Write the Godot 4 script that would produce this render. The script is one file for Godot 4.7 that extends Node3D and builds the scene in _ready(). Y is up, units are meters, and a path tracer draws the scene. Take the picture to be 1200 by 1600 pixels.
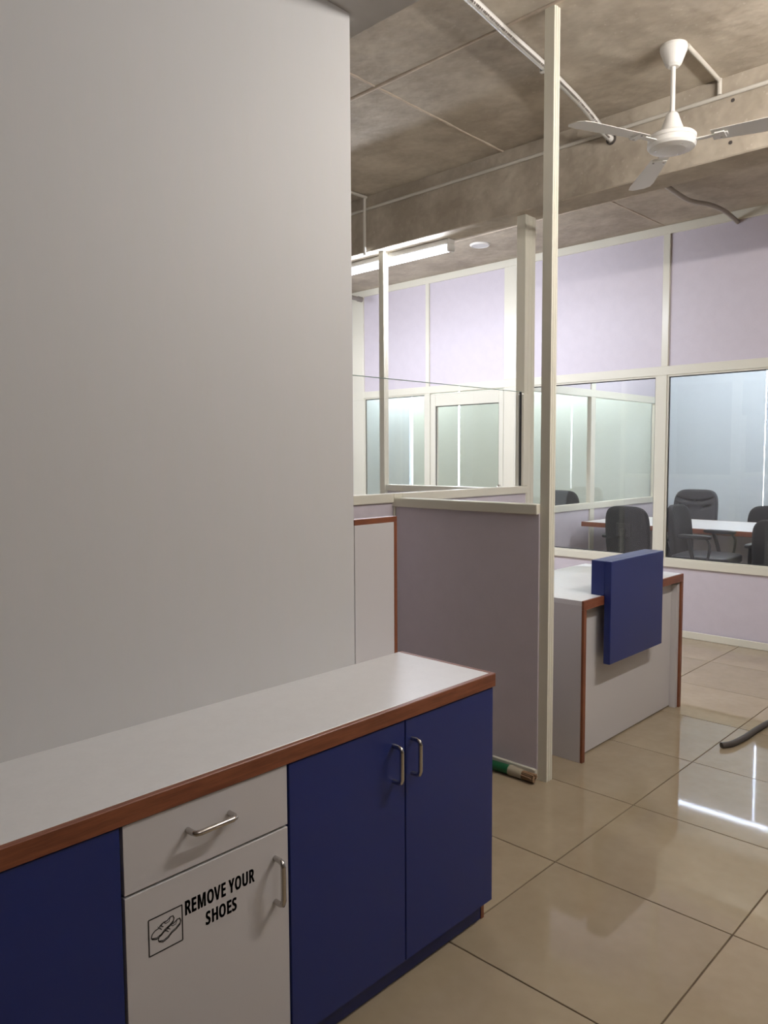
extends Node3D
# An office entrance: shoe cabinet and laminate wall in front, reception desk, low partitions and a glazed meeting room behind.
# x runs to the right along the back partition, -z runs along the laminate wall into the room, the camera stands over the origin.

const CEIL := 3.24
const BACK := -5.85
var M := {}

# ------------------------------------------------------------------ mesh helpers
class Build:
	var v := PackedVector3Array()
	var n := PackedVector3Array()
	func tri(a, b, c, na, nb, nc):
		v.append_array(PackedVector3Array([a, b, c])); n.append_array(PackedVector3Array([na, nb, nc]))
	func face(pts: Array, nor: Vector3):
		var c: Vector3 = (pts[1] - pts[0]).cross(pts[2] - pts[0])
		var p := pts.duplicate()
		if c.dot(nor) > 0: p.reverse()                  # front faces run clockwise
		for i in range(1, p.size() - 1): tri(p[0], p[i], p[i + 1], nor, nor, nor)
	func box(lo: Vector3, hi: Vector3, b := 0.002):
		var c := (lo + hi) / 2; var h := (hi - lo) / 2
		b = min(b, min(h.x, min(h.y, h.z)) * 0.8)
		for ax in 3:
			for s in [-1.0, 1.0]:
				var u := (ax + 1) % 3; var w := (ax + 2) % 3
				var pts := []
				for q in [[-1, -1], [1, -1], [1, 1], [-1, 1]]:
					var p := Vector3(); p[ax] = s * h[ax]; p[u] = q[0] * (h[u] - b); p[w] = q[1] * (h[w] - b)
					pts.append(c + p)
				var nn := Vector3(); nn[ax] = s
				face(pts, nn)
		if b <= 0.0: return
		for ax in 3:
			var u := (ax + 1) % 3; var w := (ax + 2) % 3
			for s in [-1.0, 1.0]:
				for t in [-1.0, 1.0]:
					var pts := []
					for q in [[-1, 0], [1, 0], [1, 1], [-1, 1]]:
						var p := Vector3(); p[ax] = q[0] * (h[ax] - b)
						p[u] = s * (h[u] - (b if q[1] == 0 else 0.0)); p[w] = t * (h[w] - (0.0 if q[1] == 0 else b))
						pts.append(c + p)
					var nn := Vector3(); nn[u] = s; nn[w] = t
					face(pts, nn.normalized())
		for s in [-1.0, 1.0]:
			for t in [-1.0, 1.0]:
				for r in [-1.0, 1.0]:
					face([c + Vector3(s * h.x, t * (h.y - b), r * (h.z - b)), c + Vector3(s * (h.x - b), t * h.y, r * (h.z - b)), c + Vector3(s * (h.x - b), t * (h.y - b), r * h.z)], Vector3(s, t, r).normalized())
	func rings(rs: Array, ns: Array, closed := true):
		for i in rs.size() - 1:
			var a: Array = rs[i]; var b: Array = rs[i + 1]
			var m: int = a.size()
			for k in (m if closed else m - 1):
				var j := (k + 1) % m
				for t in [[a[k], b[k], b[j], ns[i][k], ns[i + 1][k], ns[i + 1][j]], [a[k], b[j], a[j], ns[i][k], ns[i + 1][j], ns[i][j]]]:
					var c: Vector3 = (t[1] - t[0]).cross(t[2] - t[0])
					if c.length() < 1e-12: continue
					if c.dot(t[3] + t[4] + t[5]) > 0: tri(t[0], t[2], t[1], t[3], t[5], t[4])
					else: tri(t[0], t[1], t[2], t[3], t[4], t[5])
	func tube(path: Array, r, sides := 12, flat := 1.0, side := Vector3.ZERO):
		# r: one radius, or a list of one for each point; flat squeezes the section along "side"
		var rs := []; var ns := []
		var up := Vector3.UP
		for i in path.size():
			var d: Vector3 = (path[min(i + 1, path.size() - 1)] - path[max(i - 1, 0)]).normalized()
			if i == 0 and abs(d.dot(up)) > 0.9: up = Vector3.RIGHT
			var x: Vector3 = (side if side != Vector3.ZERO else up.cross(d)).normalized()
			if side != Vector3.ZERO: x = (x - d * x.dot(d)).normalized()
			var y := d.cross(x).normalized()
			up = y
			var rr: float = r[i] if r is Array else r
			var ring := []; var rn := []
			for k in sides:
				var a := TAU * k / sides
				ring.append(path[i] + (x * cos(a) * flat + y * sin(a)) * rr)
				rn.append((x * cos(a) / flat + y * sin(a)).normalized())
			rs.append(ring); ns.append(rn)
		rings(rs, ns)
		for e in [0, path.size() - 1]:
			var d: Vector3 = (path[0] - path[1]) if e == 0 else (path[e] - path[e - 1])
			face(rs[e], d.normalized())
	func lathe(prof: Array, at := Vector3.ZERO, sides := 32):
		# prof: [radius, height] from the top down
		var rs := []; var ns := []
		for i in prof.size() - 1:
			var a = prof[i]; var b = prof[i + 1]
			var t := Vector2(b[0] - a[0], b[1] - a[1])
			if t.length() < 1e-7: continue
			var nr := Vector2(-t.y, t.x).normalized()
			var r2 := []; var n2 := []
			for q in [a, b]:
				var ring := []; var rn := []
				for k in sides:
					var w := TAU * k / sides
					ring.append(at + Vector3(q[0] * cos(w), q[1], q[0] * sin(w)))
					rn.append(Vector3(nr.x * cos(w), nr.y, nr.x * sin(w)))
				r2.append(ring); n2.append(rn)
			rings(r2, n2)
	func prism(poly: PackedVector2Array, y0: float, y1: float):
		# an outline in (x, z), drawn out along y
		var m := poly.size()
		var area := 0.0
		for i in m: area += poly[i].cross(poly[(i + 1) % m])
		for i in m:
			var a := poly[i]; var b := poly[(i + 1) % m]
			var e := (b - a).normalized()
			var o := Vector2(e.y, -e.x) * signf(area)
			face([Vector3(a.x, y0, a.y), Vector3(b.x, y0, b.y), Vector3(b.x, y1, b.y), Vector3(a.x, y1, a.y)], Vector3(o.x, 0, o.y))
		var ix := Geometry2D.triangulate_polygon(poly)
		for y in [y0, y1]:
			for i in range(0, ix.size(), 3):
				face([Vector3(poly[ix[i]].x, y, poly[ix[i]].y), Vector3(poly[ix[i + 1]].x, y, poly[ix[i + 1]].y), Vector3(poly[ix[i + 2]].x, y, poly[ix[i + 2]].y)], Vector3(0, -1 if y == y0 else 1, 0))
	func cushion(size: Vector3, at: Vector3, e := 0.3, bow := 0.0, ridge := 0.0, tilt := 0.0):
		# a padded block: a superellipsoid with rounded corners, bowed across its width
		var nu := 72 if ridge > 0.0 else 40; var nv := 56 if ridge > 0.0 else 22
		var rs := []
		var pw := func(x: float) -> float: return signf(x) * pow(absf(x), e)
		for j in nv + 1:
			var ph := -PI / 2 + PI * j / nv
			var ring := []
			for k in nu:
				var th := TAU * k / nu
				var p := Vector3(pw.call(cos(ph)) * pw.call(cos(th)) if true else 0.0, pw.call(sin(th)) * pw.call(cos(ph)), pw.call(sin(ph)))
				p = Vector3(p.x * size.x, p.y * size.y, p.z * size.z) / 2
				p.z += bow * pow(p.x / (size.x / 2), 2) + tilt * p.y
				if ridge > 0.0 and ph < 0:            # two stitched creases that dip in the middle
					for v0 in [0.36, 0.24]:
						var c: float = (p.y / size.y - v0 + 0.07 - 0.10 * pow(p.x / size.x * 2, 2)) / 0.022
						p.z += ridge * exp(-c * c) * (1.0 - pow(absf(p.x / size.x * 2), 4))
				ring.append(at + p)
			rs.append(ring)
		var ns := []
		for j in nv + 1:
			var rn := []
			for k in nu:
				var a: Vector3 = rs[j][(k + 1) % nu] - rs[j][(k + nu - 1) % nu]
				var b: Vector3 = rs[min(j + 1, nv)][k] - rs[max(j - 1, 0)][k]
				var q := a.cross(b)
				if q.length() < 1e-9: q = Vector3(0, 0, -1 if j < nv / 2 else 1)
				q = q.normalized()
				if j > 0 and j < nv and q.dot(rs[j][k] - at) < 0: q = -q
				rn.append(q)
			ns.append(rn)
		rings(rs, ns)
	func mesh() -> ArrayMesh:
		var arr := []; arr.resize(Mesh.ARRAY_MAX)
		arr[Mesh.ARRAY_VERTEX] = v; arr[Mesh.ARRAY_NORMAL] = n
		var m := ArrayMesh.new(); m.add_surface_from_arrays(Mesh.PRIMITIVE_TRIANGLES, arr)
		return m

var used := {}
func numbered(called: String) -> String:
	used[called] = used.get(called, -1) + 1
	return called if used[called] == 0 else "%s_%03d" % [called, used[called]]
func tag(o: Node3D, label: String, category: String, group := "") -> Node3D:
	o.set_meta("label", label); o.set_meta("category", category)
	if group != "": o.set_meta("group", group)
	return o
func thing(called: String, label: String, category: String, at := Vector3.ZERO, turn := 0.0, group := "") -> Node3D:
	var o := Node3D.new(); o.name = numbered(called); add_child(o)
	o.position = at; o.rotation.y = turn
	tag(o, label, category, group)
	return o
func structure(called: String) -> Node3D:
	var o := Node3D.new(); o.name = called; add_child(o)
	o.set_meta("kind", "structure")
	return o
func put(b: Build, called: String, mat: Material, parent: Node3D) -> MeshInstance3D:
	var o := MeshInstance3D.new(); o.mesh = b.mesh(); o.material_override = mat
	o.cast_shadow = GeometryInstance3D.SHADOW_CASTING_SETTING_ON
	if parent == self: o.name = numbered(called)
	else: o.name = called
	parent.add_child(o, true)
	return o
func bx(called: String, lo: Vector3, hi: Vector3, mat: Material, parent: Node3D, b := 0.002) -> MeshInstance3D:
	var q := Build.new()
	var a := Vector3(min(lo.x, hi.x), min(lo.y, hi.y), min(lo.z, hi.z)); var c := Vector3(max(lo.x, hi.x), max(lo.y, hi.y), max(lo.z, hi.z))
	q.box(a - parent_at(parent), c - parent_at(parent), b)
	return put(q, called, mat, parent)
func parent_at(p: Node3D) -> Vector3:
	var s := Vector3.ZERO
	var o: Node = p
	while o is Node3D and o != self:
		s += o.position; o = o.get_parent()
	return s
func pipe(called: String, path: Array, r, mat: Material, parent: Node3D, sides := 12) -> MeshInstance3D:
	var q := Build.new(); var p := []
	for a in path: p.append(a - parent_at(parent))
	q.tube(p, r, sides)
	return put(q, called, mat, parent)
func smooth(pts: Array, step := 0.02) -> Array:
	var c := Curve3D.new()
	for i in pts.size():
		var t: Vector3 = (pts[min(i + 1, pts.size() - 1)] - pts[max(i - 1, 0)]) / 6.0
		c.add_point(pts[i], -t, t)
	c.bake_interval = step
	return Array(c.get_baked_points())

# ------------------------------------------------------------------ materials
func mat(col: Color, rough := 0.5, metal := 0.0, spec := 0.5) -> StandardMaterial3D:
	var m := StandardMaterial3D.new()
	m.albedo_color = col; m.roughness = rough; m.metallic = metal; m.metallic_specular = spec
	return m
func noise_img(seed_: int, freq: float, oct := 4, n := 512) -> Image:
	var f := FastNoiseLite.new(); f.seed = seed_; f.frequency = freq; f.fractal_octaves = oct; f.noise_type = FastNoiseLite.TYPE_SIMPLEX_SMOOTH
	return f.get_seamless_image(n, n)
func mixed(cols: Array, seed_: int, freqs: Array, weights: Array, n := 512, contrast := 1.0) -> ImageTexture:
	# colours between cols[0] and cols[1] (and to cols[2] in the spots) after layered noise
	var im := []
	for i in freqs.size(): im.append(noise_img(seed_ + i, freqs[i], 5, n))
	var out := Image.create(n, n, false, Image.FORMAT_RGB8)
	for y in n:
		for x in n:
			var t := 0.0
			for i in im.size(): t += (im[i].get_pixel(x, y).r - 0.5) * weights[i]
			t = clampf(0.5 + t * contrast, 0.0, 1.0)
			var c: Color = cols[0].lerp(cols[1], t)
			if cols.size() > 2:
				var s: float = smoothstep(0.78, 0.9, im[im.size() - 1].get_pixel((x * 2) % n, (y * 2 + 77) % n).r)
				c = c.lerp(cols[2], s * 0.6)
			out.set_pixel(x, y, c)
	out.generate_mipmaps()
	return ImageTexture.create_from_image(out)
func triplanar(m: StandardMaterial3D, tex: Texture2D, scale: Vector3) -> StandardMaterial3D:
	m.albedo_texture = tex; m.uv1_triplanar = true; m.uv1_world_triplanar = true; m.uv1_scale = scale
	return m
func bumps(m: StandardMaterial3D, seed_: int, freq: float, strength: float) -> StandardMaterial3D:
	var im := noise_img(seed_, freq, 4, 512)
	im.bump_map_to_normal_map(strength)
	m.normal_enabled = true; m.normal_texture = ImageTexture.create_from_image(im)
	return m
func materials():
	var W := Color.WHITE
	M.concrete = bumps(triplanar(mat(W, 0.85), mixed([Color(0.65, 0.605, 0.545), Color(0.77, 0.73, 0.665), Color(0.82, 0.79, 0.74)], 11, [0.006, 0.02, 0.09], [1.0, 0.8, 0.45], 512, 1.05), Vector3.ONE * 0.31), 5, 0.05, 0.8)
	M.plaster = triplanar(mat(W, 0.85), mixed([Color(0.74, 0.73, 0.72), Color(0.80, 0.79, 0.78)], 31, [0.01, 0.05], [1.0, 0.5]), Vector3.ONE * 0.4)
	M.ridge = triplanar(mat(W, 0.9), mixed([Color(0.70, 0.65, 0.585), Color(0.82, 0.76, 0.69)], 19, [0.02, 0.08], [1.0, 0.6]), Vector3.ONE * 0.9)
	M.wall = triplanar(mat(W, 0.6), mixed([Color(0.80, 0.795, 0.79), Color(0.806, 0.801, 0.796)], 41, [0.02, 0.15], [0.8, 0.6], 256), Vector3(3.0, 0.6, 3.0))
	M.lavender = triplanar(mat(W, 0.5), mixed([Color(0.81, 0.778, 0.812), Color(0.83, 0.798, 0.832)], 51, [0.03, 0.2], [0.8, 0.5], 256), Vector3.ONE * 1.2)
	M.cream = mat(Color(0.885, 0.87, 0.81), 0.28)
	M.white_panel = mat(Color(0.80, 0.785, 0.785), 0.4)
	M.top_white = triplanar(mat(W, 0.28), mixed([Color(0.85, 0.845, 0.845), Color(0.875, 0.87, 0.87)], 55, [0.04, 0.2], [0.7, 0.6], 256), Vector3.ONE * 1.5)
	var grain := mixed([Color(0.45, 0.245, 0.155), Color(0.545, 0.32, 0.21), Color(0.40, 0.21, 0.13)], 61, [0.012, 0.06], [1.0, 0.7], 256, 1.2)
	M.wood_z = triplanar(mat(W, 0.42), grain, Vector3(14, 14, 1.2))
	M.wood_y = triplanar(mat(W, 0.42), grain, Vector3(14, 1.2, 14))
	M.wood_x = triplanar(mat(W, 0.42), grain, Vector3(1.2, 14, 14))
	M.blue = mat(Color(0.105, 0.168, 0.425), 0.36)
	M.chrome = mat(Color(0.78, 0.76, 0.74), 0.22, 1.0)
	M.black_print = mat(Color(0.06, 0.055, 0.06), 0.5)
	M.carcass = mat(Color(0.16, 0.11, 0.09), 0.7)
	M.grout = mat(Color(0.40, 0.335, 0.265), 0.9)
	M.tiles = []
	for i in 4:
		var base := Color(0.64, 0.575, 0.475) * (1.0 + (i - 1.5) * 0.012); base.a = 1
		var t := triplanar(mat(W, 0.045, 0.0, 0.5), mixed([base.darkened(0.035), base.lightened(0.05)], 70 + i * 3, [0.012, 0.07], [0.9, 0.5], 256), Vector3.ONE * (0.8 + 0.1 * i))
		M.tiles.append(t)
	M.room_floor = mat(Color(0.64, 0.575, 0.475), 0.15)
	M.white_enamel = mat(Color(0.90, 0.89, 0.87), 0.3)
	M.pvc = mat(Color(0.80, 0.78, 0.74), 0.45)
	M.pale_pipe = mat(Color(0.70, 0.67, 0.64), 0.6)
	M.grey_pipe = mat(Color(0.56, 0.53, 0.50), 0.6)
	M.dark_grey = mat(Color(0.30, 0.275, 0.26), 0.7)
	M.glass = mat(Color(0.975, 0.992, 0.985, 0.008), 0.0); M.glass.transparency = BaseMaterial3D.TRANSPARENCY_ALPHA
	M.glass_edge = mat(Color(0.58, 0.66, 0.63), 0.3)
	M.rubber = mat(Color(0.10, 0.10, 0.11), 0.6)
	M.leather = bumps(triplanar(mat(W, 0.42), mixed([Color(0.16, 0.155, 0.17), Color(0.20, 0.195, 0.21)], 81, [0.03, 0.2], [0.8, 0.5], 256), Vector3.ONE * 3.0), 83, 0.15, 1.0)
	M.mesh_fabric = mat(Color(0.075, 0.075, 0.085), 0.8)
	M.plastic = mat(Color(0.085, 0.085, 0.09), 0.45)
	M.blind_blue = triplanar(mat(W, 0.8), mixed([Color(0.815, 0.85, 0.875), Color(0.84, 0.875, 0.90)], 91, [0.02, 0.25], [0.5, 0.7], 256), Vector3(1.5, 4.0, 1.5)); M.blind_blue.backlight = Color(0.94, 0.98, 1.0)
	M.blind_pale = triplanar(mat(W, 0.8), mixed([Color(0.84, 0.87, 0.845), Color(0.87, 0.90, 0.875)], 95, [0.02, 0.25], [0.5, 0.7], 256), Vector3(1.5, 4.0, 1.5)); M.blind_pale.backlight = Color(0.93, 0.97, 0.95)
	M.paint = mat(Color(0.80, 0.80, 0.78), 0.6)
	M.dull_wall = mat(Color(0.42, 0.38, 0.35), 0.7)
	M.green = mat(Color(0.07, 0.36, 0.22), 0.4)
	M.ferrule = mat(Color(0.66, 0.62, 0.54), 0.5)
	M.bristle = triplanar(mat(W, 0.9), mixed([Color(0.50, 0.39, 0.29), Color(0.66, 0.54, 0.42)], 99, [0.05, 0.2], [1.0, 0.6], 256), Vector3(3, 40, 40))
	M.glow = mat(Color(1, 1, 1), 0.4); M.glow.emission_enabled = true; M.glow.emission = Color(0.93, 0.95, 1.0); M.glow.emission_energy_multiplier = 5.0
	M.diffuser_off = mat(Color(0.85, 0.85, 0.85), 0.5)

# ------------------------------------------------------------------ lamps
func tube_lamp(label: String, centre: Vector3, length: float, energy: float, tint: Color, along_x := true, rods := [], downward := false) -> Node3D:
	# a batten: white body above, a glowing tube under it, point lights of the tube's size strung along it
	var t := thing("tube_lamp", label, "lamp", centre, 0.0 if along_x else PI / 2)
	var b := Build.new(); b.box(Vector3(-length / 2, 0.018, -0.032), Vector3(length / 2, 0.053, 0.032), 0.004)
	put(b, "batten_body", M.white_enamel, t)
	var g := Build.new(); g.tube([Vector3(-length / 2 + 0.02, 0, 0), Vector3(length / 2 - 0.02, 0, 0)], 0.028, 20)
	put(g, "glowing_tube", M.glow, t)
	for s in [-1, 1]:
		var e := Build.new(); e.box(Vector3(s * length / 2 - 0.02, -0.03, -0.03), Vector3(s * length / 2 + 0.004, 0.02, 0.03), 0.004)
		put(e, "end_cap", M.white_enamel, t)
	for r in rods:
		var e := Build.new(); e.tube([Vector3(r, 0.053, 0), Vector3(r, r_top - centre.y, 0)], 0.006, 8)
		put(e, "hanger_rod", M.white_enamel, t)
	if downward:
		# a half-round diffuser: three long faces, one down and one to each side
		for a in [0.0, 58.0, -58.0]:
			var l := AreaLight3D.new(); l.name = "tube_face"
			var d := Vector3(0, -1, 0).rotated(Vector3.RIGHT, deg_to_rad(a))
			l.basis = Basis(Vector3.RIGHT, -d.cross(Vector3.RIGHT), -d)
			l.position = d * 0.032
			l.area_size = Vector2(length - 0.06, 0.026); l.light_energy = energy * 1.35; l.light_color = tint; l.shadow_enabled = true
			l.area_range = 14.0; l.area_attenuation = 2.0
			t.add_child(l, true)
		return t
	var n := 6
	for i in n:
		var l := OmniLight3D.new(); l.name = "tube_glow_%d" % i
		l.position = Vector3((i + 0.5) / n * length - length / 2, -0.045, 0)
		l.light_energy = energy / n; l.light_color = tint; l.light_size = 0.014; l.shadow_enabled = true
		l.omni_range = 14.0; l.omni_attenuation = 2.0
		t.add_child(l)
	return t
var r_top := CEIL

# ------------------------------------------------------------------ the scene
func _ready():
	var cam := Camera3D.new(); cam.name = "camera"; add_child(cam)
	cam.position = Vector3(0, 1.425, 0)
	cam.rotation_order = EULER_ORDER_YXZ
	cam.rotation_degrees = Vector3(-4.24148, 43.68881, -0.30557)
	cam.fov = 67.4288; cam.near = 0.05; cam.far = 100.0; cam.current = true
	var we := WorldEnvironment.new(); we.name = "environment"
	var env := Environment.new()
	var sky := Sky.new(); var sm := ProceduralSkyMaterial.new()
	sm.sky_top_color = Color(0.80, 0.88, 1.0); sm.sky_horizon_color = Color(0.92, 0.96, 1.0)
	sm.ground_horizon_color = Color(0.80, 0.84, 0.86); sm.ground_bottom_color = Color(0.5, 0.5, 0.5)
	sm.sky_energy_multiplier = 5.0; sm.ground_energy_multiplier = 5.0
	sky.sky_material = sm; env.sky = sky; env.background_mode = Environment.BG_SKY
	env.tonemap_mode = Environment.TONE_MAPPER_LINEAR
	env.tonemap_exposure = 1.0
	env.sdfgi_enabled = true; env.ssao_enabled = true; env.ssil_enabled = true
	we.environment = env; add_child(we)
	materials()
	# lamps: the batten in view under the beam, one out of view to the right, one in each rear room
	tube_lamp("glowing white tube light hung below the concrete beam beside the laminate wall", Vector3(-3.89, 2.806, -4.10), 1.22, 1.85, Color(0.93, 0.95, 1.0), true, [], true)
	tube_lamp("second tube light in line under the beam, behind the laminate wall", Vector3(-5.35, 2.806, -4.10), 1.22, 1.4, Color(0.93, 0.95, 1.0), true, [], true)
	r_top = CEIL
	tube_lamp("white tube light hung from the concrete ceiling to the right of the fan", Vector3(-0.1, 2.90, -2.95), 1.22, 3.5, Color(1.0, 0.98, 0.96), false, [-0.4, 0.4])
	tube_lamp("white tube light fixed under the lowered entrance ceiling", Vector3(0.6, 2.667, -0.9), 1.22, 0.5, Color(1.0, 0.98, 0.965), false)
	r_top = 3.165
	tube_lamp("white tube light over the meeting table", Vector3(-2.4, 3.0, -7.4), 1.22, 3.0, Color(0.93, 0.97, 1.0), true, [-0.4, 0.4])
	for x in [[-8.0, "white tube light over the blue blind of the room behind the glazed door"], [-5.2, "white tube light over the pale blind by the rear glass partition"]]:
		tube_lamp(x[1], Vector3(x[0], 2.95, -8.4), 1.22, 2.4, Color(0.93, 0.98, 0.97), true, [-0.4, 0.4])
	setting()
	back_partition()
	far_side()
	cabinets()
	low_partitions()
	reception()
	ceiling_things()
	meeting_room()
	small_things()

func setting():
	var f := structure("floor")
	bx("screed", Vector3(-6.3, -0.15, -5.9), Vector3(2.8, -0.004, 3.0), M.grout, f, 0.0)
	var tb := Build.new(); tb.box(Vector3(-0.29775, -0.02, -0.29775), Vector3(0.29775, 0, 0.29775), 0.0012)
	var tm := tb.mesh()
	var rng := RandomNumberGenerator.new(); rng.seed = 4
	for j in range(-6, 9):
		for i in range(-8, 7):
			var o := MeshInstance3D.new(); o.mesh = tm; o.material_override = M.tiles[rng.randi() % 4]
			o.position = Vector3(-1.361 + 0.6 * (i + 0.5), rng.randf_range(-0.0003, 0.0003), -2.284 + 0.6 * (j + 0.5))
			o.name = "tile"; f.add_child(o, true)
	var f2 := structure("floor_rear_rooms")
	bx("slab", Vector3(-9.9, -0.15, -9.1), Vector3(1.6, 0.0, -5.9), M.room_floor, f2, 0.0)
	var c := structure("ceiling")
	bx("slab", Vector3(-6.3, CEIL, -3.94), Vector3(2.8, CEIL + 0.2, -1.74), M.concrete, c, 0.0)
	var c2 := structure("ceiling_rear")
	bx("slab", Vector3(-9.9, 3.165, -9.1), Vector3(2.8, 3.44, -4.15), M.concrete, c2, 0.0)
	var beam := structure("trim_1")
	bx("beam", Vector3(-6.3, 2.86, -4.15), Vector3(2.8, 3.44, -3.94), M.concrete, beam, 0.006)
	for p in [Vector3(-1.424, 3.121, -3.9395), Vector3(-1.43, 2.925, -3.9395), Vector3(0.6, 3.0, -3.9395)]:
		pipe("plug_hole", [p, p + Vector3(0, 0, 0.0015)], 0.009, M.dark_grey, beam)
	bx("lowered_soffit", Vector3(-6.3, 2.72, -1.74), Vector3(2.8, 3.44, 3.0), M.plaster, structure("ceiling_entrance"), 0.006)
	# fins of cement left where the shutter boards met
	for r in [[Vector3(-2.72, CEIL, -1.75), Vector3(-2.765, CEIL, -3.94), 0.014], [Vector3(-6.2, CEIL, -2.86), Vector3(2.7, CEIL, -2.79), 0.018], [Vector3(-0.9, CEIL, -1.75), Vector3(-0.93, CEIL, -3.94), 0.012], [Vector3(-4.9, CEIL, -1.75), Vector3(-4.93, CEIL, -3.94), 0.012], [Vector3(-2.64, 3.165, -4.2), Vector3(-2.6, 3.165, -5.84), 0.012], [Vector3(-5.6, 3.165, -5.12), Vector3(-0.3, 3.165, -4.96), 0.012]]:
		var path := []; var rad := []
		for k in 41:
			path.append(r[0].lerp(r[1], k / 40.0)); rad.append(r[2] * rng.randf_range(0.55, 1.0))
		var q := Build.new(); q.tube(path, rad, 8, 1.0)
		for i in q.v.size(): q.v[i].y = r[0].y + (q.v[i].y - r[0].y) * 0.3
		put(q, "cement_fin", M.ridge, c if r[0].y > 3.2 else c2)
	var w := structure("wall_left")
	bx("laminate_panel", Vector3(-1.753, 0, -1.639), Vector3(-1.693, 2.72, 3.0), M.wall, w, 0.002)
	w = structure("wall_hall_left")
	bx("plaster", Vector3(-6.3, 0, -5.9), Vector3(-6.15, 3.3, 3.0), M.paint, w, 0.0)
	w = structure("wall_right")
	bx("plaster", Vector3(2.6, 0, -5.9), Vector3(2.8, 3.3, 3.0), M.dull_wall, w, 0.0)
	w = structure("wall_front")
	bx("plaster", Vector3(-6.3, 0, 2.85), Vector3(2.8, 3.3, 3.05), M.dull_wall, w, 0.0)

func back_partition():
	# aluminium sections with lavender boards; front face of the sections at BACK
	var z0 := BACK - 0.05; var z1 := BACK
	var w := structure("wall_back")
	var rail := func(called, x0, x1, y0, y1): return bx(called, Vector3(x0, y0, z0), Vector3(x1, y1, z1), M.cream, w, 0.003)
	rail.call("top_rail", -6.15, 2.6, 3.10, 3.165)
	rail.call("head_rail", -5.88, 2.6, 2.03, 2.10)
	rail.call("pillar", -6.05, -5.88, 0.0, 3.10)
	rail.call("mullion", -5.02, -4.955, 0.0, 2.03); rail.call("mullion", -5.01, -4.965, 2.10, 3.10)
	rail.call("pillar", -4.075, -3.93, 0.0, 2.03); rail.call("pillar", -4.075, -3.93, 2.10, 3.10)
	rail.call("mullion", -2.635, -2.553, 0.6, 2.03); rail.call("mullion", -2.604, -2.549, 2.10, 3.10)
	rail.call("mullion", -1.28, -1.20, 0.6, 2.03); rail.call("mullion", -1.25, -1.195, 2.10, 3.10)
	rail.call("mullion", 0.08, 0.16, 0.6, 2.03); rail.call("mullion", 0.1, 0.155, 2.10, 3.10)
	rail.call("mullion", 1.44, 1.52, 0.6, 2.03); rail.call("mullion", 1.46, 1.515, 2.10, 3.10)
	rail.call("sill_rail", -3.93, 2.6, 0.54, 0.60)
	rail.call("sill_rail", -5.88, -5.02, 0.54, 0.60)
	var pz0 := BACK - 0.035; var pz1 := BACK - 0.017
	for p in [[-6.15, -6.05, 0.0, 3.10], [-5.88, -5.01, 2.10, 3.10], [-4.965, -4.075, 2.10, 3.10], [-3.93, -2.604, 2.10, 3.10], [-2.549, -1.25, 2.10, 3.10], [-1.195, 0.10, 2.10, 3.10], [0.155, 1.46, 2.10, 3.10], [1.515, 2.6, 2.10, 3.10], [-5.88, -5.02, 0.0, 0.54], [-3.93, -2.60, 0.0, 0.54], [-2.60, -1.24, 0.0, 0.54], [-1.24, 0.12, 0.0, 0.54], [0.12, 1.48, 0.0, 0.54], [1.48, 2.6, 0.0, 0.54], [1.52, 2.6, 0.6, 2.03]]:
		bx("lavender_board", Vector3(p[0] - 0.004, p[2] - 0.004, pz0), Vector3(p[1] + 0.004, p[3] + 0.004, pz1), M.lavender, w, 0.0)
	var b := structure("baseboard_back")
	bx("skirting", Vector3(-3.93, 0, BACK), Vector3(2.6, 0.055, BACK + 0.012), M.cream, b, 0.003)
	var n := 1
	for p in [[-5.88, -5.02, 0.60], [-3.93, -2.635, 0.60], [-2.553, -1.28, 0.60], [-1.20, 0.08, 0.60], [0.16, 1.44, 0.60]]:
		var o := structure("window_%d" % n); n += 1
		bx("pane", Vector3(p[0], p[2], BACK - 0.029), Vector3(p[1], 2.03, BACK - 0.023), M.glass, o, 0.0)
		var q := Build.new()
		for s in [[p[0], p[2], p[1], p[2] + 0.012], [p[0], 2.018, p[1], 2.03], [p[0], p[2] + 0.012, p[0] + 0.012, 2.018], [p[1] - 0.012, p[2] + 0.012, p[1], 2.018]]:
			q.box(Vector3(s[0], s[1], BACK - 0.018), Vector3(s[2], s[3], BACK - 0.006), 0.002)
		put(q, "glazing_bead", M.cream, o)
		gasket(o, p[0] + 0.012, p[1] - 0.012, p[2] + 0.012, 2.018, BACK - 0.0175)
	var d := structure("door_1")
	var l := -4.95; var r := -4.08
	bx("stile", Vector3(l, 0.01, z0), Vector3(l + 0.065, 2.022, z1 - 0.003), M.cream, d, 0.003)
	bx("stile", Vector3(r - 0.05, 0.01, z0), Vector3(r, 2.022, z1 - 0.003), M.cream, d, 0.003)
	bx("head", Vector3(l + 0.065, 1.90, z0), Vector3(r - 0.05, 2.022, z1 - 0.003), M.cream, d, 0.003)
	bx("kick_rail", Vector3(l + 0.065, 0.01, z0), Vector3(r - 0.05, 0.14, z1 - 0.003), M.cream, d, 0.003)
	bx("pane", Vector3(l + 0.065, 0.14, BACK - 0.029), Vector3(r - 0.05, 1.90, BACK - 0.023), M.glass, d, 0.0)
	gasket(d, l + 0.065, r - 0.05, 0.14, 1.90, BACK - 0.012)
	pipe("door_pull", smooth([Vector3(r - 0.03, 0.9, z1), Vector3(r - 0.03, 0.92, z1 + 0.035), Vector3(r - 0.03, 1.12, z1 + 0.035), Vector3(r - 0.03, 1.14, z1)]), 0.008, M.chrome, d, 8)

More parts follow.
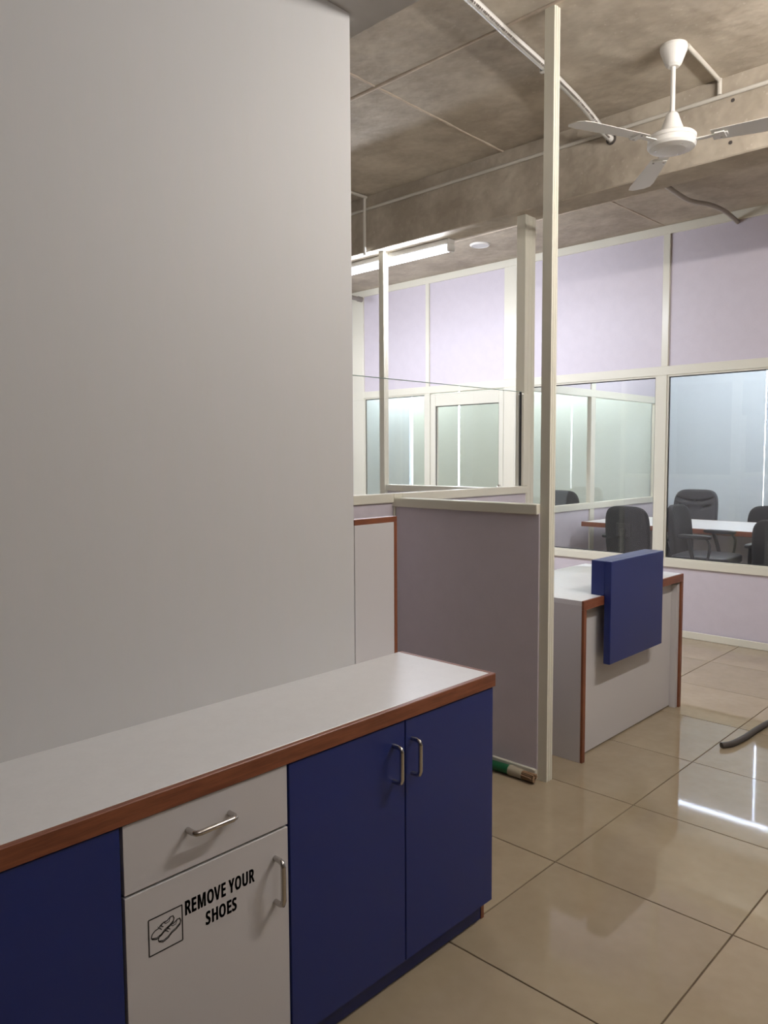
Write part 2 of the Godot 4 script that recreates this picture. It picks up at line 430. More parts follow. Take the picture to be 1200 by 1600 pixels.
func gasket(parent: Node3D, x0: float, x1: float, y0: float, y1: float, z: float):
	# the dark rubber strip round a pane
	var q := Build.new(); var w := 0.007
	for s in [[x0, y0, x1, y0 + w], [x0, y1 - w, x1, y1], [x0, y0 + w, x0 + w, y1 - w], [x1 - w, y0 + w, x1, y1 - w]]:
		q.box(Vector3(s[0], s[1], z - 0.006), Vector3(s[2], s[3], z), 0.001)
	put(q, "gasket", M.rubber, parent)

func far_side():
	# the outer wall with its window openings, and the walls that close the two rear rooms
	var w := structure("wall_far")
	var za := -9.0; var zb := -8.95
	var opens := [[-9.0, -8.05], [-7.95, -4.35], [-3.872, 0.9]]
	bx("parapet", Vector3(-9.9, 0, za), Vector3(1.6, 0.75, zb), M.paint, w, 0.0)
	bx("lintel", Vector3(-9.9, 2.80, za), Vector3(1.6, 3.2, zb), M.paint, w, 0.0)
	for p in [[-9.9, -9.0], [-8.05, -7.95], [-4.35, -3.872], [0.9, 1.6]]:
		bx("pier", Vector3(p[0], 0.75, za), Vector3(p[1], 2.815, zb), M.paint, w, 0.0)
	var i := 6
	for p in opens:
		var o := structure("window_%d" % i); i += 1
		bx("pane", Vector3(p[0], 0.75, -8.983), Vector3(p[1], 2.815, -8.977), M.glass, o, 0.0)
		if p[0] < -7.5 and p[1] > -5: bx("mullion", Vector3(-6.66, 0.75, -8.975), Vector3(-6.52, 2.815, -8.955), M.grey_pipe, o, 0.002)
	w = structure("wall_room_left")
	bx("plaster", Vector3(-9.9, 0, -9.1), Vector3(-9.75, 3.2, -5.85), M.paint, w, 0.0)
	bx("return", Vector3(-9.9, 0, -5.95), Vector3(-6.15, 3.2, -5.85), M.paint, w, 0.0)
	w = structure("wall_room_right")
	bx("plaster", Vector3(1.5, 0, -9.1), Vector3(1.6, 3.2, -5.85), M.paint, w, 0.0)
	# roller blinds
	for p in [["blind_blue", -9.02, -7.97, "blue grey roller blind behind the window left of the glazed door"], ["blind_pale", -7.90, -7.01, "pale green grey roller blind behind the glazed door, beside the blue one"], ["blind_pale", -6.985, -4.08, "wide pale green grey roller blind seen through the rear glass partition"], ["blind_blue", -3.905, -2.792, "blue grey roller blind behind the high backed office chair"], ["blind_blue", -2.787, -1.65, "blue grey roller blind at the end of the meeting room window"], ["blind_blue", -1.63, 0.95, "wide blue grey roller blind beyond the end of the meeting table"]]:
		var t := thing("roller_blind", p[3], "blind", Vector3((p[1] + p[2]) / 2, 0.6, -8.925))
		var fb := Build.new()
		fb.face([Vector3(p[1], 0.62, -8.925) - t.position, Vector3(p[2], 0.62, -8.925) - t.position, Vector3(p[2], 2.73, -8.925) - t.position, Vector3(p[1], 2.73, -8.925) - t.position], Vector3.BACK)
		put(fb, "fabric", M[p[0]], t)
		pipe("roller", [Vector3(p[1], 2.73, -8.925), Vector3(p[2], 2.73, -8.925)], 0.018, M.grey_pipe, t)
		bx("bottom_bar", Vector3(p[1], 0.60, -8.932), Vector3(p[2], 0.63, -8.918), M.grey_pipe, t)
	# the partition between the two rear rooms, square to the back partition
	var g := structure("wall_between_rooms")
	var xa := -3.995; var xb := -3.945
	var zn := BACK - 0.05; var zf := -8.95
	for r in [["head_rail", 2.01, 2.085], ["sill_rail", 0.855, 0.92], ["top_rail", 3.10, 3.165], ["base_rail", 0.0, 0.06]]:
		bx(r[0], Vector3(xa, r[1], zf), Vector3(xb, r[2], zn), M.cream, g, 0.003)
	for z in [[zn, zn - 0.06], [-7.23, -7.32], [-8.76, -8.82]]:
		for y in [[0.06, 0.855], [0.92, 2.01], [2.085, 3.10]]:
			bx("mullion", Vector3(xa, y[0], z[0]), Vector3(xb, y[1], z[1]), M.cream, g, 0.003)
	for z in [[zn - 0.06, -7.23], [-7.32, -8.76]]:
		bx("lavender_board", Vector3(-3.98, 0.056, z[0]), Vector3(-3.96, 0.86, z[1]), M.lavender, g, 0.0)
		bx("lavender_board", Vector3(-3.98, 2.08, z[0]), Vector3(-3.96, 3.105, z[1]), M.lavender, g, 0.0)
		bx("pane", Vector3(-3.973, 0.92, z[0]), Vector3(-3.967, 2.01, z[1]), M.glass, g, 0.0)
	bx("lavender_board", Vector3(-3.98, 0.0, -8.82), Vector3(-3.96, 3.165, -8.95), M.lavender, g, 0.0)

func bar_handle(parent: Node3D, a: Vector3, b: Vector3, out: float) -> MeshInstance3D:
	# a bent flat bar from a to b on a front that faces +x
	var d := (b - a).normalized() * 0.012
	var pts := [a, a + Vector3(out * 0.6, 0, 0), a + Vector3(out * 0.9, 0, 0) + d * 0.25, a + Vector3(out, 0, 0) + d, b + Vector3(out, 0, 0) - d, b + Vector3(out * 0.9, 0, 0) - d * 0.25, b + Vector3(out * 0.6, 0, 0), b]
	var q := Build.new(); var p := []
	for s in pts: p.append(s - parent_at(parent))
	q.tube(p, 0.006, 10)
	return put(q, "handle", M.chrome, parent)

func cabinets():
	var xf := -1.318; var xb := -1.693
	var top := 0.735; var bot := 0.072
	var units := [["shoe_cabinet", -0.20, -0.660, "shoe cabinet with blue doors left of the white drawer"], ["drawer_cabinet", -0.664, -1.060, "white shoe cabinet with a drawer and the remove your shoes notice"], ["shoe_cabinet", -1.064, -1.848, "shoe cabinet with two dark blue doors and a pair of chrome handles"]]
	for u in units:
		var t := thing(u[0], u[3], "cabinet", Vector3((xf + xb) / 2, 0, (u[1] + u[2]) / 2))
		bx("carcass", Vector3(xb, bot - 0.008, u[2]), Vector3(xf - 0.02, top - 0.001, u[1]), M.blue if u[0] == "shoe_cabinet" else M.carcass, t)
		bx("plinth", Vector3(xb, 0, u[2] + 0.004), Vector3(-1.353, bot - 0.008, u[1] - 0.001), M.blue, t)
		if u[2] < -1.8: bx("plinth_edge", Vector3(-1.385, 0, -1.851), Vector3(-1.3505, bot - 0.008, -1.836), M.wood_y, t, 0.0005)
		if u[0] == "drawer_cabinet":
			var d := bx("drawer", Vector3(xf - 0.019, 0.5955, u[2] + 0.001), Vector3(xf, top - 0.002, u[1] - 0.001), M.white_panel, t, 0.0006)
			bar_handle(d, Vector3(xf, 0.676, -0.803), Vector3(xf, 0.676, -0.903), 0.03)
			d = bx("door", Vector3(xf - 0.019, bot, u[2] + 0.001), Vector3(xf, 0.5895, u[1] - 0.001), M.white_panel, t, 0.0006)
			bar_handle(d, Vector3(xf, 0.531, -1.021), Vector3(xf, 0.430, -1.021), 0.03)
			notice(d, xf)
		else:
			var mid: float = -1.456 if u[2] < -1.8 else -0.24
			for s in [[u[1] - 0.001, mid + 0.0015, 0.046], [mid - 0.0015, u[2] + 0.001, -0.026]]:
				var d := bx("door", Vector3(xf - 0.019, bot, s[1]), Vector3(xf, top - 0.003, s[0]), M.blue, t, 0.0015)
				var hz: float = mid + s[2]
				bar_handle(d, Vector3(xf, 0.677, hz), Vector3(xf, 0.583, hz), 0.03)
	var w := thing("worktop", "white worktop with brown wooden edge along the shoe cabinets", "worktop", Vector3(-1.5, 0.735, -1.0))
	bx("slab", Vector3(xb, 0.735, -1.840), Vector3(-1.328, 0.775, -0.18), M.top_white, w, 0.001)
	bx("front_edge", Vector3(-1.328, 0.735, -1.854), Vector3(-1.313, 0.7752, -0.18), M.wood_z, w, 0.0015)
	bx("end_edge", Vector3(xb, 0.735, -1.854), Vector3(-1.328, 0.7752, -1.840), M.wood_x, w, 0.0015)
	# the white board with wooden edging that carries on from the laminate wall
	var p := thing("side_panel", "white upright panel with brown wooden edging at the end of the worktop", "panel", Vector3(-1.71, 0, -1.74))
	bx("board", Vector3(-1.725, 0, -1.820), Vector3(-1.6935, 1.208, -1.641), M.white_panel, p, 0.001)
	bx("top_edging", Vector3(-1.726, 1.208, -1.835), Vector3(-1.6935, 1.226, -1.641), M.wood_z, p, 0.0015)
	bx("side_edging", Vector3(-1.726, 0, -1.835), Vector3(-1.6935, 1.208, -1.820), M.wood_y, p, 0.0015)

func notice(door: Node3D, xf: float):
	# black vinyl letters and a framed drawing of a pair of shoes
	var fnt := SystemFont.new(); fnt.font_names = PackedStringArray(["Droid Sans"]); fnt.font_weight = 700
	var bold := FontVariation.new(); bold.base_font = fnt; bold.variation_embolden = 0.2
	for t in [["REMOVE YOUR", -0.793, -0.965, 0.5005, 0.5305], ["SHOES", -0.8405, -0.917, 0.4575, 0.4865]]:
		var m := TextMesh.new(); m.text = t[0]; m.font = bold; m.font_size = 32; m.pixel_size = 0.002; m.depth = 0.001
		var bb := m.get_aabb()
		var heavy := SurfaceTool.new()                    # a heavier cut of the letters: the outline laid three times, side by side
		for k in [-0.4, 0.4]: heavy.append_from(m, 0, Transform3D(Basis(), Vector3(k * bb.size.y * 0.03, 0, 0)))
		var o := MeshInstance3D.new(); o.mesh = heavy.commit(); o.material_override = M.black_print; o.name = "lettering"
		var sx: float = (t[1] - t[2]) / bb.size.x; var sy: float = (t[4] - t[3]) / bb.size.y
		o.transform = Transform3D(Basis(Vector3(0, 0, -sx), Vector3(0, sy, 0), Vector3(0.4, 0, 0)), Vector3(xf + 0.0003, (t[3] + t[4]) / 2 - bb.get_center().y * sy, (t[1] + t[2]) / 2 + bb.get_center().x * sx) - parent_at(door))
		door.add_child(o, true)
	var q := Build.new()
	var at := func(u: float, v: float) -> Vector3: return Vector3(xf + 0.0003, 0.453 + v * 0.0735, -0.712 - u * 0.074) - parent_at(door)
	var line := func(pts: Array, r: float):
		var p := []
		for s in pts: p.append(at.call(s[0], s[1]))
		q.tube(p, r, 6, 0.3, Vector3.RIGHT)
	line.call([[0, 0], [1, 0]], 0.0014); line.call([[1, 0], [1, 1]], 0.0014); line.call([[1, 1], [0, 1]], 0.0014); line.call([[0, 1], [0, 0]], 0.0014)
	for d in [[0.0, 0.0], [-0.2, 0.16]]:
		var sh := func(a: Array) -> Array:
			var out := []
			for s in a: out.append([s[0] + d[0], s[1] + d[1]])
			return out
		line.call(sh.call([[0.30, 0.28], [0.27, 0.34], [0.30, 0.42], [0.38, 0.48], [0.48, 0.50], [0.56, 0.57], [0.64, 0.60], [0.74, 0.60], [0.84, 0.66], [0.92, 0.66], [0.95, 0.58], [0.92, 0.48], [0.80, 0.40], [0.68, 0.36], [0.56, 0.27], [0.42, 0.23], [0.30, 0.28]]), 0.0012)
		line.call(sh.call([[0.28, 0.31], [0.42, 0.27], [0.56, 0.31], [0.68, 0.40], [0.80, 0.44], [0.93, 0.52]]), 0.0009)
		line.call(sh.call([[0.64, 0.60], [0.70, 0.54], [0.80, 0.55], [0.84, 0.66]]), 0.0009)
		line.call(sh.call([[0.50, 0.50], [0.58, 0.43]]), 0.0009); line.call(sh.call([[0.55, 0.55], [0.63, 0.48]]), 0.0009); line.call(sh.call([[0.46, 0.56], [0.53, 0.47], [0.62, 0.60]]), 0.0006)
	put(q, "shoe_drawing", M.black_print, door)

func grooved_post(t: Node3D, x0: float, x1: float, z0: float, z1: float, h: float, called := "shaft"):
	# a square aluminium section, its +x face with two channels
	var zs := z1 - z0; var g := 0.0022
	var P := PackedVector2Array([Vector2(x0, z0), Vector2(x1, z0)])
	for c in [0.28, 0.64]:
		var a: float = z0 + zs * c; var b: float = z0 + zs * (c + 0.10)
		P.append_array(PackedVector2Array([Vector2(x1, a), Vector2(x1 - g, a + 0.001), Vector2(x1 - g, b - 0.001), Vector2(x1, b)]))
	P.append_array(PackedVector2Array([Vector2(x1, z1), Vector2(x0, z1)]))
	var q := Build.new(); var L := PackedVector2Array(); var o := parent_at(t)
	for p in P: L.append(p - Vector2(o.x, o.z))
	q.prism(L, 0.0, h)
	put(q, called, M.cream, t)

func low_partitions():
	# lavender half wall in front, square to the laminate wall
	var t := thing("half_partition", "low lavender partition with cream rails between worktop and tall post", "partition", Vector3(-2.2, 0, -2.83))
	bx("board", Vector3(-2.61, 0.045, -2.84), Vector3(-1.778, 1.172, -2.82), M.lavender, t, 0.0)
	bx("top_rail", Vector3(-2.66, 1.168, -2.862), Vector3(-1.778, 1.212, -2.802), M.cream, t, 0.003)
	bx("bottom_rail", Vector3(-2.61, 0, -2.852), Vector3(-1.778, 0.05, -2.808), M.cream, t, 0.003)
	bx("stile", Vector3(-2.655, 0, -2.852), Vector3(-2.61, 1.168, -2.808), M.cream, t, 0.003)
	t = thing("tall_post", "slim cream post from floor to ceiling at the end of the lavender partition", "post", Vector3(-1.755, 0, -2.85))
	grooved_post(t, -1.778, -1.733, -2.873, -2.828, CEIL)
	# glazed low partition along z, with a corner post under the beam
	t = thing("glazed_partition", "low partition topped by a clear frameless glass pane beside the cream corner post", "partition", Vector3(-2.63, 0, -3.3))
	bx("board", Vector3(-2.64, 0.045, -4.0), Vector3(-2.62, 1.19, -2.3), M.lavender, t, 0.0)
	bx("bottom_rail", Vector3(-2.652, 0, -4.0), Vector3(-2.662 + 0.05, 0.05, -2.862), M.cream, t, 0.003)
	bx("top_rail", Vector3(-2.665, 1.188, -4.0), Vector3(-2.605, 1.233, -2.863), M.cream, t, 0.003)
	bx("top_rail", Vector3(-2.665, 1.188, -2.801), Vector3(-2.605, 1.233, -2.3), M.cream, t, 0.003)
	bx("rail_splice", Vector3(-2.665, 1.2125, -2.863), Vector3(-2.605, 1.233, -2.801), M.cream, t, 0.001)
	bx("bottom_rail", Vector3(-2.652, 0, -2.801), Vector3(-2.662 + 0.05, 0.05, -2.3), M.cream, t, 0.003)
	bx("glass_pane", Vector3(-2.634, 1.233, -3.955), Vector3(-2.626, 1.80, -2.3), M.glass, t, 0.0)
	bx("glass_edge", Vector3(-2.6345, 1.80, -3.955), Vector3(-2.6255, 1.803, -2.3), M.glass_edge, t, 0.0)
	bx("gasket", Vector3(-2.636, 1.2335, -3.9565), Vector3(-2.6235, 1.80, -3.948), M.rubber, t, 0.001)
	bx("glass_channel", Vector3(-2.653, 1.234, -3.999), Vector3(-2.607, 1.79, -3.956), M.cream, t, 0.003)
	t = thing("corner_post", "cream post reaching up to the concrete beam at the end of the glass", "post", Vector3(-2.665, 0, -4.055))
	grooved_post(t, -2.695, -2.635, -4.11, -4.0, 2.86)
	t = thing("half_partition", "low lavender partition with grey cream top rail seen through the frameless glass", "partition", Vector3(-3.25, 0, -4.02))
	bx("board", Vector3(-3.80, 0.045, -4.035), Vector3(-2.695, 1.175, -4.015), M.lavender, t, 0.0)
	bx("top_rail", Vector3(-3.80, 1.172, -4.055), Vector3(-2.696, 1.215, -3.995), M.cream, t, 0.003)
	bx("bottom_rail", Vector3(-3.80, 0, -4.045), Vector3(-2.696, 0.05, -4.005), M.cream, t, 0.003)
	t = thing("slim_post", "thin cream post under the glowing tube light", "post", Vector3(-3.835, 0, -4.025))
	grooved_post(t, -3.86, -3.814, -4.045, -4.0, 2.86)

func reception():
	var t := thing("reception_desk", "white reception desk with brown edges and a dark blue front board", "desk", Vector3(-2.03, 0, -3.67))
	var x1 := -1.723; var x0 := -2.33; var za := -3.116; var zb := -4.222
	bx("desktop", Vector3(x0, 0.715, zb + 0.026), Vector3(x1 - 0.012, 0.757, za - 0.026), M.top_white, t, 0.001)
	bx("desktop_end", Vector3(x0, 0.7345, za - 0.026), Vector3(x1 - 0.012, 0.757, za), M.top_white, t, 0.001)
	bx("desktop_end", Vector3(x0, 0.7345, zb), Vector3(x1 - 0.012, 0.757, zb + 0.026), M.top_white, t, 0.001)
	bx("front_edging", Vector3(x1 - 0.012, 0.715, zb), Vector3(x1, 0.7575, za), M.wood_z, t, 0.0015)
	for z in [[za - 0.026, za], [zb, zb + 0.026]]:
		var s := bx("side_panel", Vector3(x0, 0, z[0]), Vector3(x1 - 0.012, 0.7345, z[1]), M.white_panel, t, 0.001)
		bx("edging", Vector3(x1 - 0.012, 0, z[0]), Vector3(x1, 0.715, z[1]), M.wood_y, s, 0.0015)
	bx("front_panel", Vector3(x1 - 0.065, 0.008, zb + 0.026), Vector3(x1 - 0.047, 0.715, za - 0.026), M.white_panel, t, 0.001)
	bx("corner_batten", Vector3(x1 - 0.047, 0.0, zb + 0.027), Vector3(x1 - 0.013, 0.70, zb + 0.05), M.white_panel, t, 0.001)
	var b := bx("blue_board", Vector3(x1 + 0.001, 0.432, -3.872), Vector3(-1.688, 0.922, -3.302), M.blue, t, 0.002)
	b.set_meta("label", "dark blue board fixed across the desk front")
	bx("blue_ledge", Vector3(-1.79, 0.758, -3.872), Vector3(x1 + 0.001, 0.922, -3.302), M.blue, b, 0.001)

func ceiling_things():
	# ceiling fan
	var c := Vector3(-1.522, 0, -3.483)
	var t := thing("ceiling_fan", "white ceiling fan hanging from the raw concrete ceiling", "fan", c)
	var q := Build.new(); q.lathe([[0.0, CEIL], [0.058, CEIL], [0.060, 3.228], [0.057, 3.215], [0.034, 3.158], [0.024, 3.148], [0.0, 3.148]]); put(q, "canopy", M.white_enamel, t)
	q = Build.new(); q.tube([Vector3(0, 3.15, 0), Vector3(0, 2.935, 0)], 0.0105, 16); put(q, "downrod", M.white_enamel, t)
	q = Build.new(); q.lathe([[0.0, 2.952], [0.018, 2.952], [0.026, 2.944], [0.036, 2.915], [0.052, 2.872], [0.058, 2.858], [0.0, 2.858]]); put(q, "lower_canopy", M.white_enamel, t)
	q = Build.new(); q.lathe([[0.0, 2.862], [0.062, 2.862], [0.098, 2.852], [0.105, 2.845], [0.105, 2.832], [0.100, 2.829], [0.100, 2.823], [0.106, 2.820], [0.106, 2.806], [0.098, 2.795], [0.06, 2.788], [0.0, 2.786]], Vector3.ZERO, 40)
	var mh := put(q, "motor_housing", M.white_enamel, t)
	for k in 3:
		var s := Build.new(); var an := TAU * k / 3 + 0.5
		s.lathe([[0.0, 2.7885], [0.006, 2.788], [0.006, 2.786], [0.0, 2.7855]], Vector3(cos(an) * 0.07, 0.0035, sin(an) * 0.07), 10); put(s, "screw", M.chrome, mh)
	for k in 3:
		var ang := deg_to_rad(110.0 + 120.0 * k)
		var bl := Node3D.new(); bl.name = "blade_arm"; t.add_child(bl, true); bl.rotation.y = -ang; bl.position.y = 2.817
		# outline of the blade along +x, slightly pitched
		var ring_t := []; var ring_b := []
		var pts := [[0.17, -0.042], [0.50, -0.06], [0.545, -0.055], [0.565, -0.03], [0.565, 0.03], [0.545, 0.055], [0.50, 0.06], [0.17, 0.042]]
		var bb := Build.new()
		for p in pts:
			var y: float = p[1] * 0.16 - (p[0] - 0.17) * 0.03
			ring_t.append(Vector3(p[0], y + 0.001, p[1])); ring_b.append(Vector3(p[0], y - 0.001, p[1]))
		bb.face(ring_t, Vector3.UP); bb.face(ring_b, Vector3.DOWN)
		for i in pts.size():
			var j := (i + 1) % pts.size(); var e: Vector3 = (ring_t[j] - ring_t[i]).cross(Vector3.UP).normalized()
			bb.face([ring_t[i], ring_t[j], ring_b[j], ring_b[i]], -e)
		put(bb, "blade", M.white_enamel, bl)
		var br := Build.new(); br.box(Vector3(0.095, -0.006, -0.014), Vector3(0.235, -0.001, 0.014), 0.001); br.box(Vector3(0.185, -0.009, -0.034), Vector3(0.225, -0.003, 0.034), 0.001)
		put(br, "bracket", M.white_enamel, bl)
		for s in [-0.024, 0.024]:
			var sc := Build.new(); sc.lathe([[0.0, 0.0], [0.005, 0.0], [0.005, -0.003], [0.0, -0.004]], Vector3(0.205, -0.009, s), 8); put(sc, "screw", M.chrome, bl)
	# conduits: along the beam, up to the fan, down to the tube lamp
	t = thing("beam_conduit", "straight white conduit running along the upper edge of the concrete beam", "conduit", Vector3(-1.8, 3.15, -3.93))
	pipe("pipe", [Vector3(-6.15, 3.15, -3.929), Vector3(2.6, 3.15, -3.929)], 0.0105, M.pvc, t)
	t = thing("fan_conduit", "short white conduit along the ceiling between fan and beam", "conduit", Vector3(-1.47, 3.2, -3.7))
	pipe("pipe", [Vector3(-1.468, 3.2285, -3.50), Vector3(-1.485, 3.2285, -3.927)], 0.0105, M.pvc, t)
	pipe("drop", [Vector3(-1.485, 3.236, -3.928), Vector3(-1.485, 3.161, -3.928)], 0.0115, M.pvc, t)
	t = thing("lamp_conduit", "thin white conduit dropping down the beam to the glowing tube light", "conduit", Vector3(-3.9, 3.0, -3.9))
	pipe("pipe", [Vector3(-3.895, 3.2285, -1.75), Vector3(-3.904, 3.2285, -3.925)], 0.0105, M.pvc, t)
	pipe("drop", [Vector3(-3.904, 3.236, -3.917 + 0.012), Vector3(-3.904, 2.826, -3.917 + 0.012)], 0.0105, M.pvc, t)
	# ribbed flexible conduit
	t = thing("flexible_conduit", "white ribbed flexible conduit curving across the ceiling into the beam", "conduit", Vector3(-2.0, 3.2, -3.2))
	var path := smooth([Vector3(-1.86, 3.213, -1.75), Vector3(-1.90, 3.213, -2.2), Vector3(-1.932, 3.213, -2.55), Vector3(-1.966, 3.213, -2.83), Vector3(-2.005, 3.213, -3.19), Vector3(-2.033, 3.210, -3.40), Vector3(-2.052, 3.20, -3.58), Vector3(-2.062, 3.175, -3.73), Vector3(-2.06, 3.135, -3.85), Vector3(-2.056, 3.114, -3.938)], 0.0055)
	var rad := []
	for i in path.size(): rad.append(0.0185 if (i / 2) % 2 == 0 else 0.0150)
	pipe("hose", path, rad, M.white_enamel, t, 14)
	var slots := Build.new()
	for i in range(6, path.size() - 12, 3):
		var d: Vector3 = (path[i + 1] - path[i - 1]).normalized()
		var sd := d.cross(Vector3.UP).normalized()
		var o: Vector3 = path[i] + sd * 0.0125 - Vector3(0, 0.0125, 0) - t.position
		slots.tube([o - d * 0.0035, o + d * 0.0035], 0.0045, 6)
	put(slots, "slots", M.grey_pipe, t).set_meta("kind", "stuff")
	var col := Build.new()
	for k in 24:
		var a := TAU * k / 24; var a2 := TAU * (k + 1) / 24
		col.tube([Vector3(cos(a) * 0.024, sin(a) * 0.024, 0), Vector3(cos(a2) * 0.024, sin(a2) * 0.024, 0)], 0.005, 6)
	var cr := put(col, "entry_ring", M.dark_grey, t); cr.position = Vector3(-2.056, 3.114, -3.938) - t.position
	bx("saddle_clip", Vector3(-2.03, 3.192, -3.205), Vector3(-1.98, 3.197, -3.185), M.white_enamel, t, 0.001)
	for s in [-1, 1]: bx("saddle_clip", Vector3(-2.005 + s * 0.0215 - 0.002, 3.192, -3.205), Vector3(-2.005 + s * 0.0215 + 0.002, 3.2335, -3.185), M.white_enamel, t, 0.0005)
	# grey hose over the meeting room partition, a pipe stub in the left corner, an unlit downlight
	t = thing("grey_pipe", "grey flexible pipe hanging from the ceiling into the top of the lavender wall", "pipe", Vector3(-2.1, 3.1, -5.3))
	var gp := smooth([Vector3(-2.2, 3.155, -4.72), Vector3(-2.175, 3.135, -4.87), Vector3(-2.155, 3.11, -5.2), Vector3(-2.10, 3.12, -5.45), Vector3(-2.075, 3.115, -5.66), Vector3(-2.063, 3.085, -5.875)], 0.012)
	rad = []
	for i in gp.size(): rad.append(0.016 if i % 2 == 0 else 0.0142)
	pipe("hose", gp, rad, M.pale_pipe, t, 12)
	t = thing("pipe_stub", "short grey pipe end above the cream frame left of the glazed door", "pipe", Vector3(-5.75, 2.98, -5.7))
	pipe("pipe", [Vector3(-5.79, 3.06, -5.25), Vector3(-5.76, 3.035, -5.70)], 0.022, M.grey_pipe, t)
	pipe("coupling", [Vector3(-5.7627, 3.037, -5.66), Vector3(-5.76, 3.035, -5.71)], 0.028, M.grey_pipe, t)
	pipe("hanger", [Vector3(-5.78, 3.06, -5.4), Vector3(-5.78, 3.165, -5.4)], 0.006, M.grey_pipe, t, 8)
	t = thing("downlight", "round white unlit downlight on the concrete ceiling", "lamp", Vector3(-3.918, 3.165, -5.273))
	q = Build.new(); q.lathe([[0.0, 0.0], [0.085, 0.0], [0.085, -0.006], [0.074, -0.014], [0.068, -0.014], [0.068, -0.008], [0.0, -0.008]]); put(q, "trim_ring", M.white_enamel, t)
	q = Build.new(); q.lathe([[0.0, -0.008], [0.067, -0.008], [0.067, -0.011], [0.0, -0.0125]]); put(q, "diffuser", M.diffuser_off, t)

var chair_parts := {}
func office_chair(label: String, at: Vector3, turn_deg: float, kind: String, back_top: float, lift := 0.0) -> Node3D:
	# faces -z before it is turned
	var t := thing("office_chair", label, "chair", at, deg_to_rad(turn_deg), "office chairs in the rear rooms")
	var exec := kind == "high"
	var w := 0.47 if exec else 0.41
	var bh := 0.62 if exec else 0.50
	var q := Build.new(); q.cushion(Vector3(0.48, 0.085, 0.47), Vector3(0, 0.465 + lift, -0.02), 0.35); put(q, "seat", M.leather, t)
	q = Build.new(); q.cushion(Vector3(w, bh, 0.10 if exec else 0.075), Vector3(0, back_top - bh / 2, 0.235), 0.42 if exec else 0.5, -0.03, 0.014 if exec else 0.0, 0.10)
	put(q, "backrest", M.leather if exec else M.mesh_fabric, t)
	q = Build.new()
	q.tube(smooth([Vector3(0, 0.41 + lift, 0.05), Vector3(0, 0.40 + lift, 0.24), Vector3(0, 0.46 + lift, 0.285), Vector3(0, back_top - bh * 0.4, 0.30)], 0.03), 0.022, 10, 0.5, Vector3.BACK)
	q.box(Vector3(-0.07, back_top - bh * 0.55, 0.262), Vector3(0.07, back_top - bh * 0.30, 0.285), 0.006)
	put(q, "back_bracket", M.plastic, t)
	for s in [-1, 1]:
		var a := Build.new()
		a.tube(smooth([Vector3(s * 0.20, 0.425 + lift, -0.02), Vector3(s * 0.275, 0.43 + lift, -0.02), Vector3(s * 0.29, 0.50 + lift, -0.01), Vector3(s * 0.275, 0.655 + lift, 0.03)], 0.03), 0.016, 10)
		put(a, "arm_post", M.plastic, t); a = Build.new()
		a.tube(smooth([Vector3(s * 0.275, 0.655 + lift, -0.12), Vector3(s * 0.285, 0.60 + lift, -0.15), Vector3(s * 0.285, 0.47 + lift, -0.13), Vector3(s * 0.22, 0.43 + lift, -0.10)], 0.03), 0.010, 8)
		put(a, "arm_brace", M.plastic, t)
		var pd := Build.new(); pd.cushion(Vector3(0.06, 0.034, 0.27), Vector3(s * 0.275, 0.668 + lift, -0.02), 0.4); put(pd, "arm_pad", M.plastic, t)
	q = Build.new(); q.tube([Vector3(0, 0.10, 0), Vector3(0, 0.26, 0), Vector3(0, 0.265, 0), Vector3(0, 0.43 + lift, 0)], [0.027, 0.027, 0.018, 0.018], 14); put(q, "gas_column", M.plastic, t)
	q = Build.new()
	for k in 5:
		var a := TAU * k / 5 + 0.3; var d := Vector3(cos(a), 0, sin(a))
		q.tube([Vector3(0, 0.105, 0) + d * 0.01, Vector3(0, 0.075, 0) + d * 0.29], [0.026, 0.015], 8)
	var base := put(q, "star_base", M.plastic, t)
	for k in 5:
		var a := TAU * k / 5 + 0.3; var d := Vector3(cos(a), 0, sin(a)); var e := Vector3(-d.z, 0, d.x)
		var cq := Build.new(); cq.tube([d * 0.28 + Vector3(0, 0.027, 0) - e * 0.022, d * 0.28 + Vector3(0, 0.027, 0) + e * 0.022], 0.027, 14); put(cq, "caster", M.rubber, base)
	return t

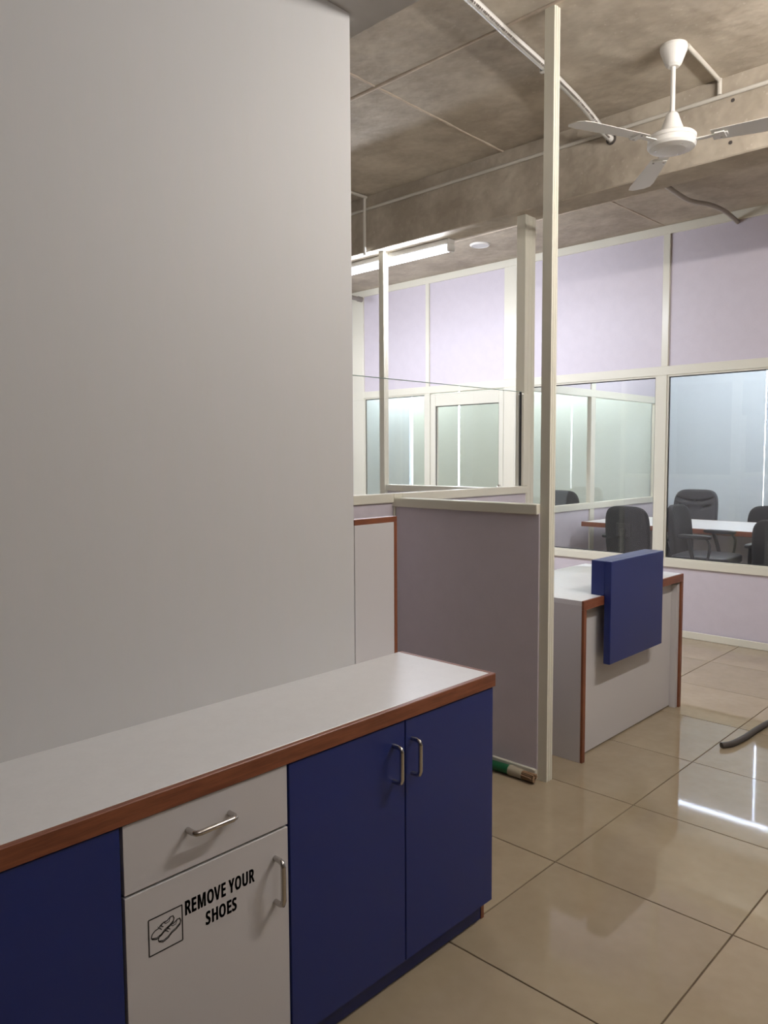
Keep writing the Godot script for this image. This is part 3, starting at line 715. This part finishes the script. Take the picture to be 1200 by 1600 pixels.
func meeting_room():
	var t := thing("meeting_table", "long white meeting table with brown wooden edge behind the glazing", "table", Vector3(-2.5, 0, -7.4))
	var x0 := -3.86; var x1 := -0.9; var za := -6.90; var zb := -7.90
	bx("tabletop", Vector3(x0 + 0.012, 0.705, zb + 0.012), Vector3(x1 - 0.012, 0.75, za - 0.012), M.top_white, t, 0.001)
	bx("edging", Vector3(x0, 0.705, za - 0.012), Vector3(x1, 0.7505, za), M.wood_x, t, 0.0015)
	bx("edging", Vector3(x0, 0.705, zb), Vector3(x1, 0.7505, zb + 0.012), M.wood_x, t, 0.0015)
	bx("edging", Vector3(x0, 0.705, zb + 0.012), Vector3(x0 + 0.012, 0.7505, za - 0.012), M.wood_z, t, 0.0015)
	bx("edging", Vector3(x1 - 0.012, 0.705, zb + 0.012), Vector3(x1, 0.7505, za - 0.012), M.wood_z, t, 0.0015)
	for x in [-3.55, -1.2]:
		var l := bx("leg_panel", Vector3(x - 0.014, 0, zb + 0.07), Vector3(x + 0.014, 0.705, za - 0.07), M.white_panel, t, 0.001)
		bx("leg_edging", Vector3(x - 0.0145, 0, za - 0.07), Vector3(x + 0.0145, 0.705, za - 0.058), M.wood_y, l, 0.001)
	bx("modesty_panel", Vector3(-3.536, 0.25, -7.42), Vector3(-1.214, 0.704, -7.40), M.white_panel, t, 0.001)
	office_chair("black low backed office chair turned away, in front of the table's end", Vector3(-3.13, 0, -6.62), 0, "low", 0.965)
	office_chair("black office chair turned sideways beside the window mullion, arms in view", Vector3(-2.50, 0, -6.55), -90, "low", 0.985, 0.075)
	office_chair("high backed black leather office chair facing out across the table", Vector3(-3.30, 0, -8.14), 180, "high", 1.035)
	office_chair("black office chair across the table, low against the blue blind", Vector3(-2.55, 0, -8.14), 180, "low", 0.885)
	office_chair("black office chair at the table's near side, right of the sideways chair", Vector3(-1.87, 0, -6.62), 0, "low", 0.91)
	office_chair("black office chair behind the glass of the rear partition", Vector3(-4.43, 0, -7.72), 0, "low", 1.03)

func small_things():
	# broom at the foot of the lavender partition
	var t := thing("broom", "broom with a green grip lying at the foot of the lavender partition", "broom", Vector3(-2.0, 0, -2.77))
	pipe("handle", [Vector3(-2.62, 0.022, -2.745), Vector3(-1.89, 0.026, -2.783)], 0.021, M.green, t, 16)
	pipe("collar", [Vector3(-1.893, 0.026, -2.783), Vector3(-1.855, 0.025, -2.784), Vector3(-1.825, 0.023, -2.784)], [0.0235, 0.022, 0.021], M.ferrule, t, 16)
	var q := Build.new()
	for k in 26:
		var a := k * 2.4; var r := 0.019 * sqrt((k + 0.5) / 26.0)
		var off := Vector3(0, sin(a) * r, cos(a) * r)
		q.tube([Vector3(-1.828, 0.024, -2.784) + off * 0.85, Vector3(-1.765 + 0.006 * sin(k * 5.0), 0.025, -2.782) + off * Vector3(1, 0.85, 1.25)], 0.0042, 6)
	for i in q.v.size(): q.v[i] -= t.position
	put(q, "bristles", M.bristle, t)
	# dark hose end on the tiles
	t = thing("hose", "dark grey hose end lying on the polished floor tiles", "hose", Vector3(-1.28, 0, -4.0))
	pipe("tube", smooth([Vector3(-1.325, 0.014, -3.745), Vector3(-1.295, 0.0145, -3.80), Vector3(-1.278, 0.015, -3.92), Vector3(-1.272, 0.015, -4.08), Vector3(-1.25, 0.015, -4.3), Vector3(-1.18, 0.015, -4.55), Vector3(-0.98, 0.015, -4.75)]), 0.0145, M.dark_grey, t)
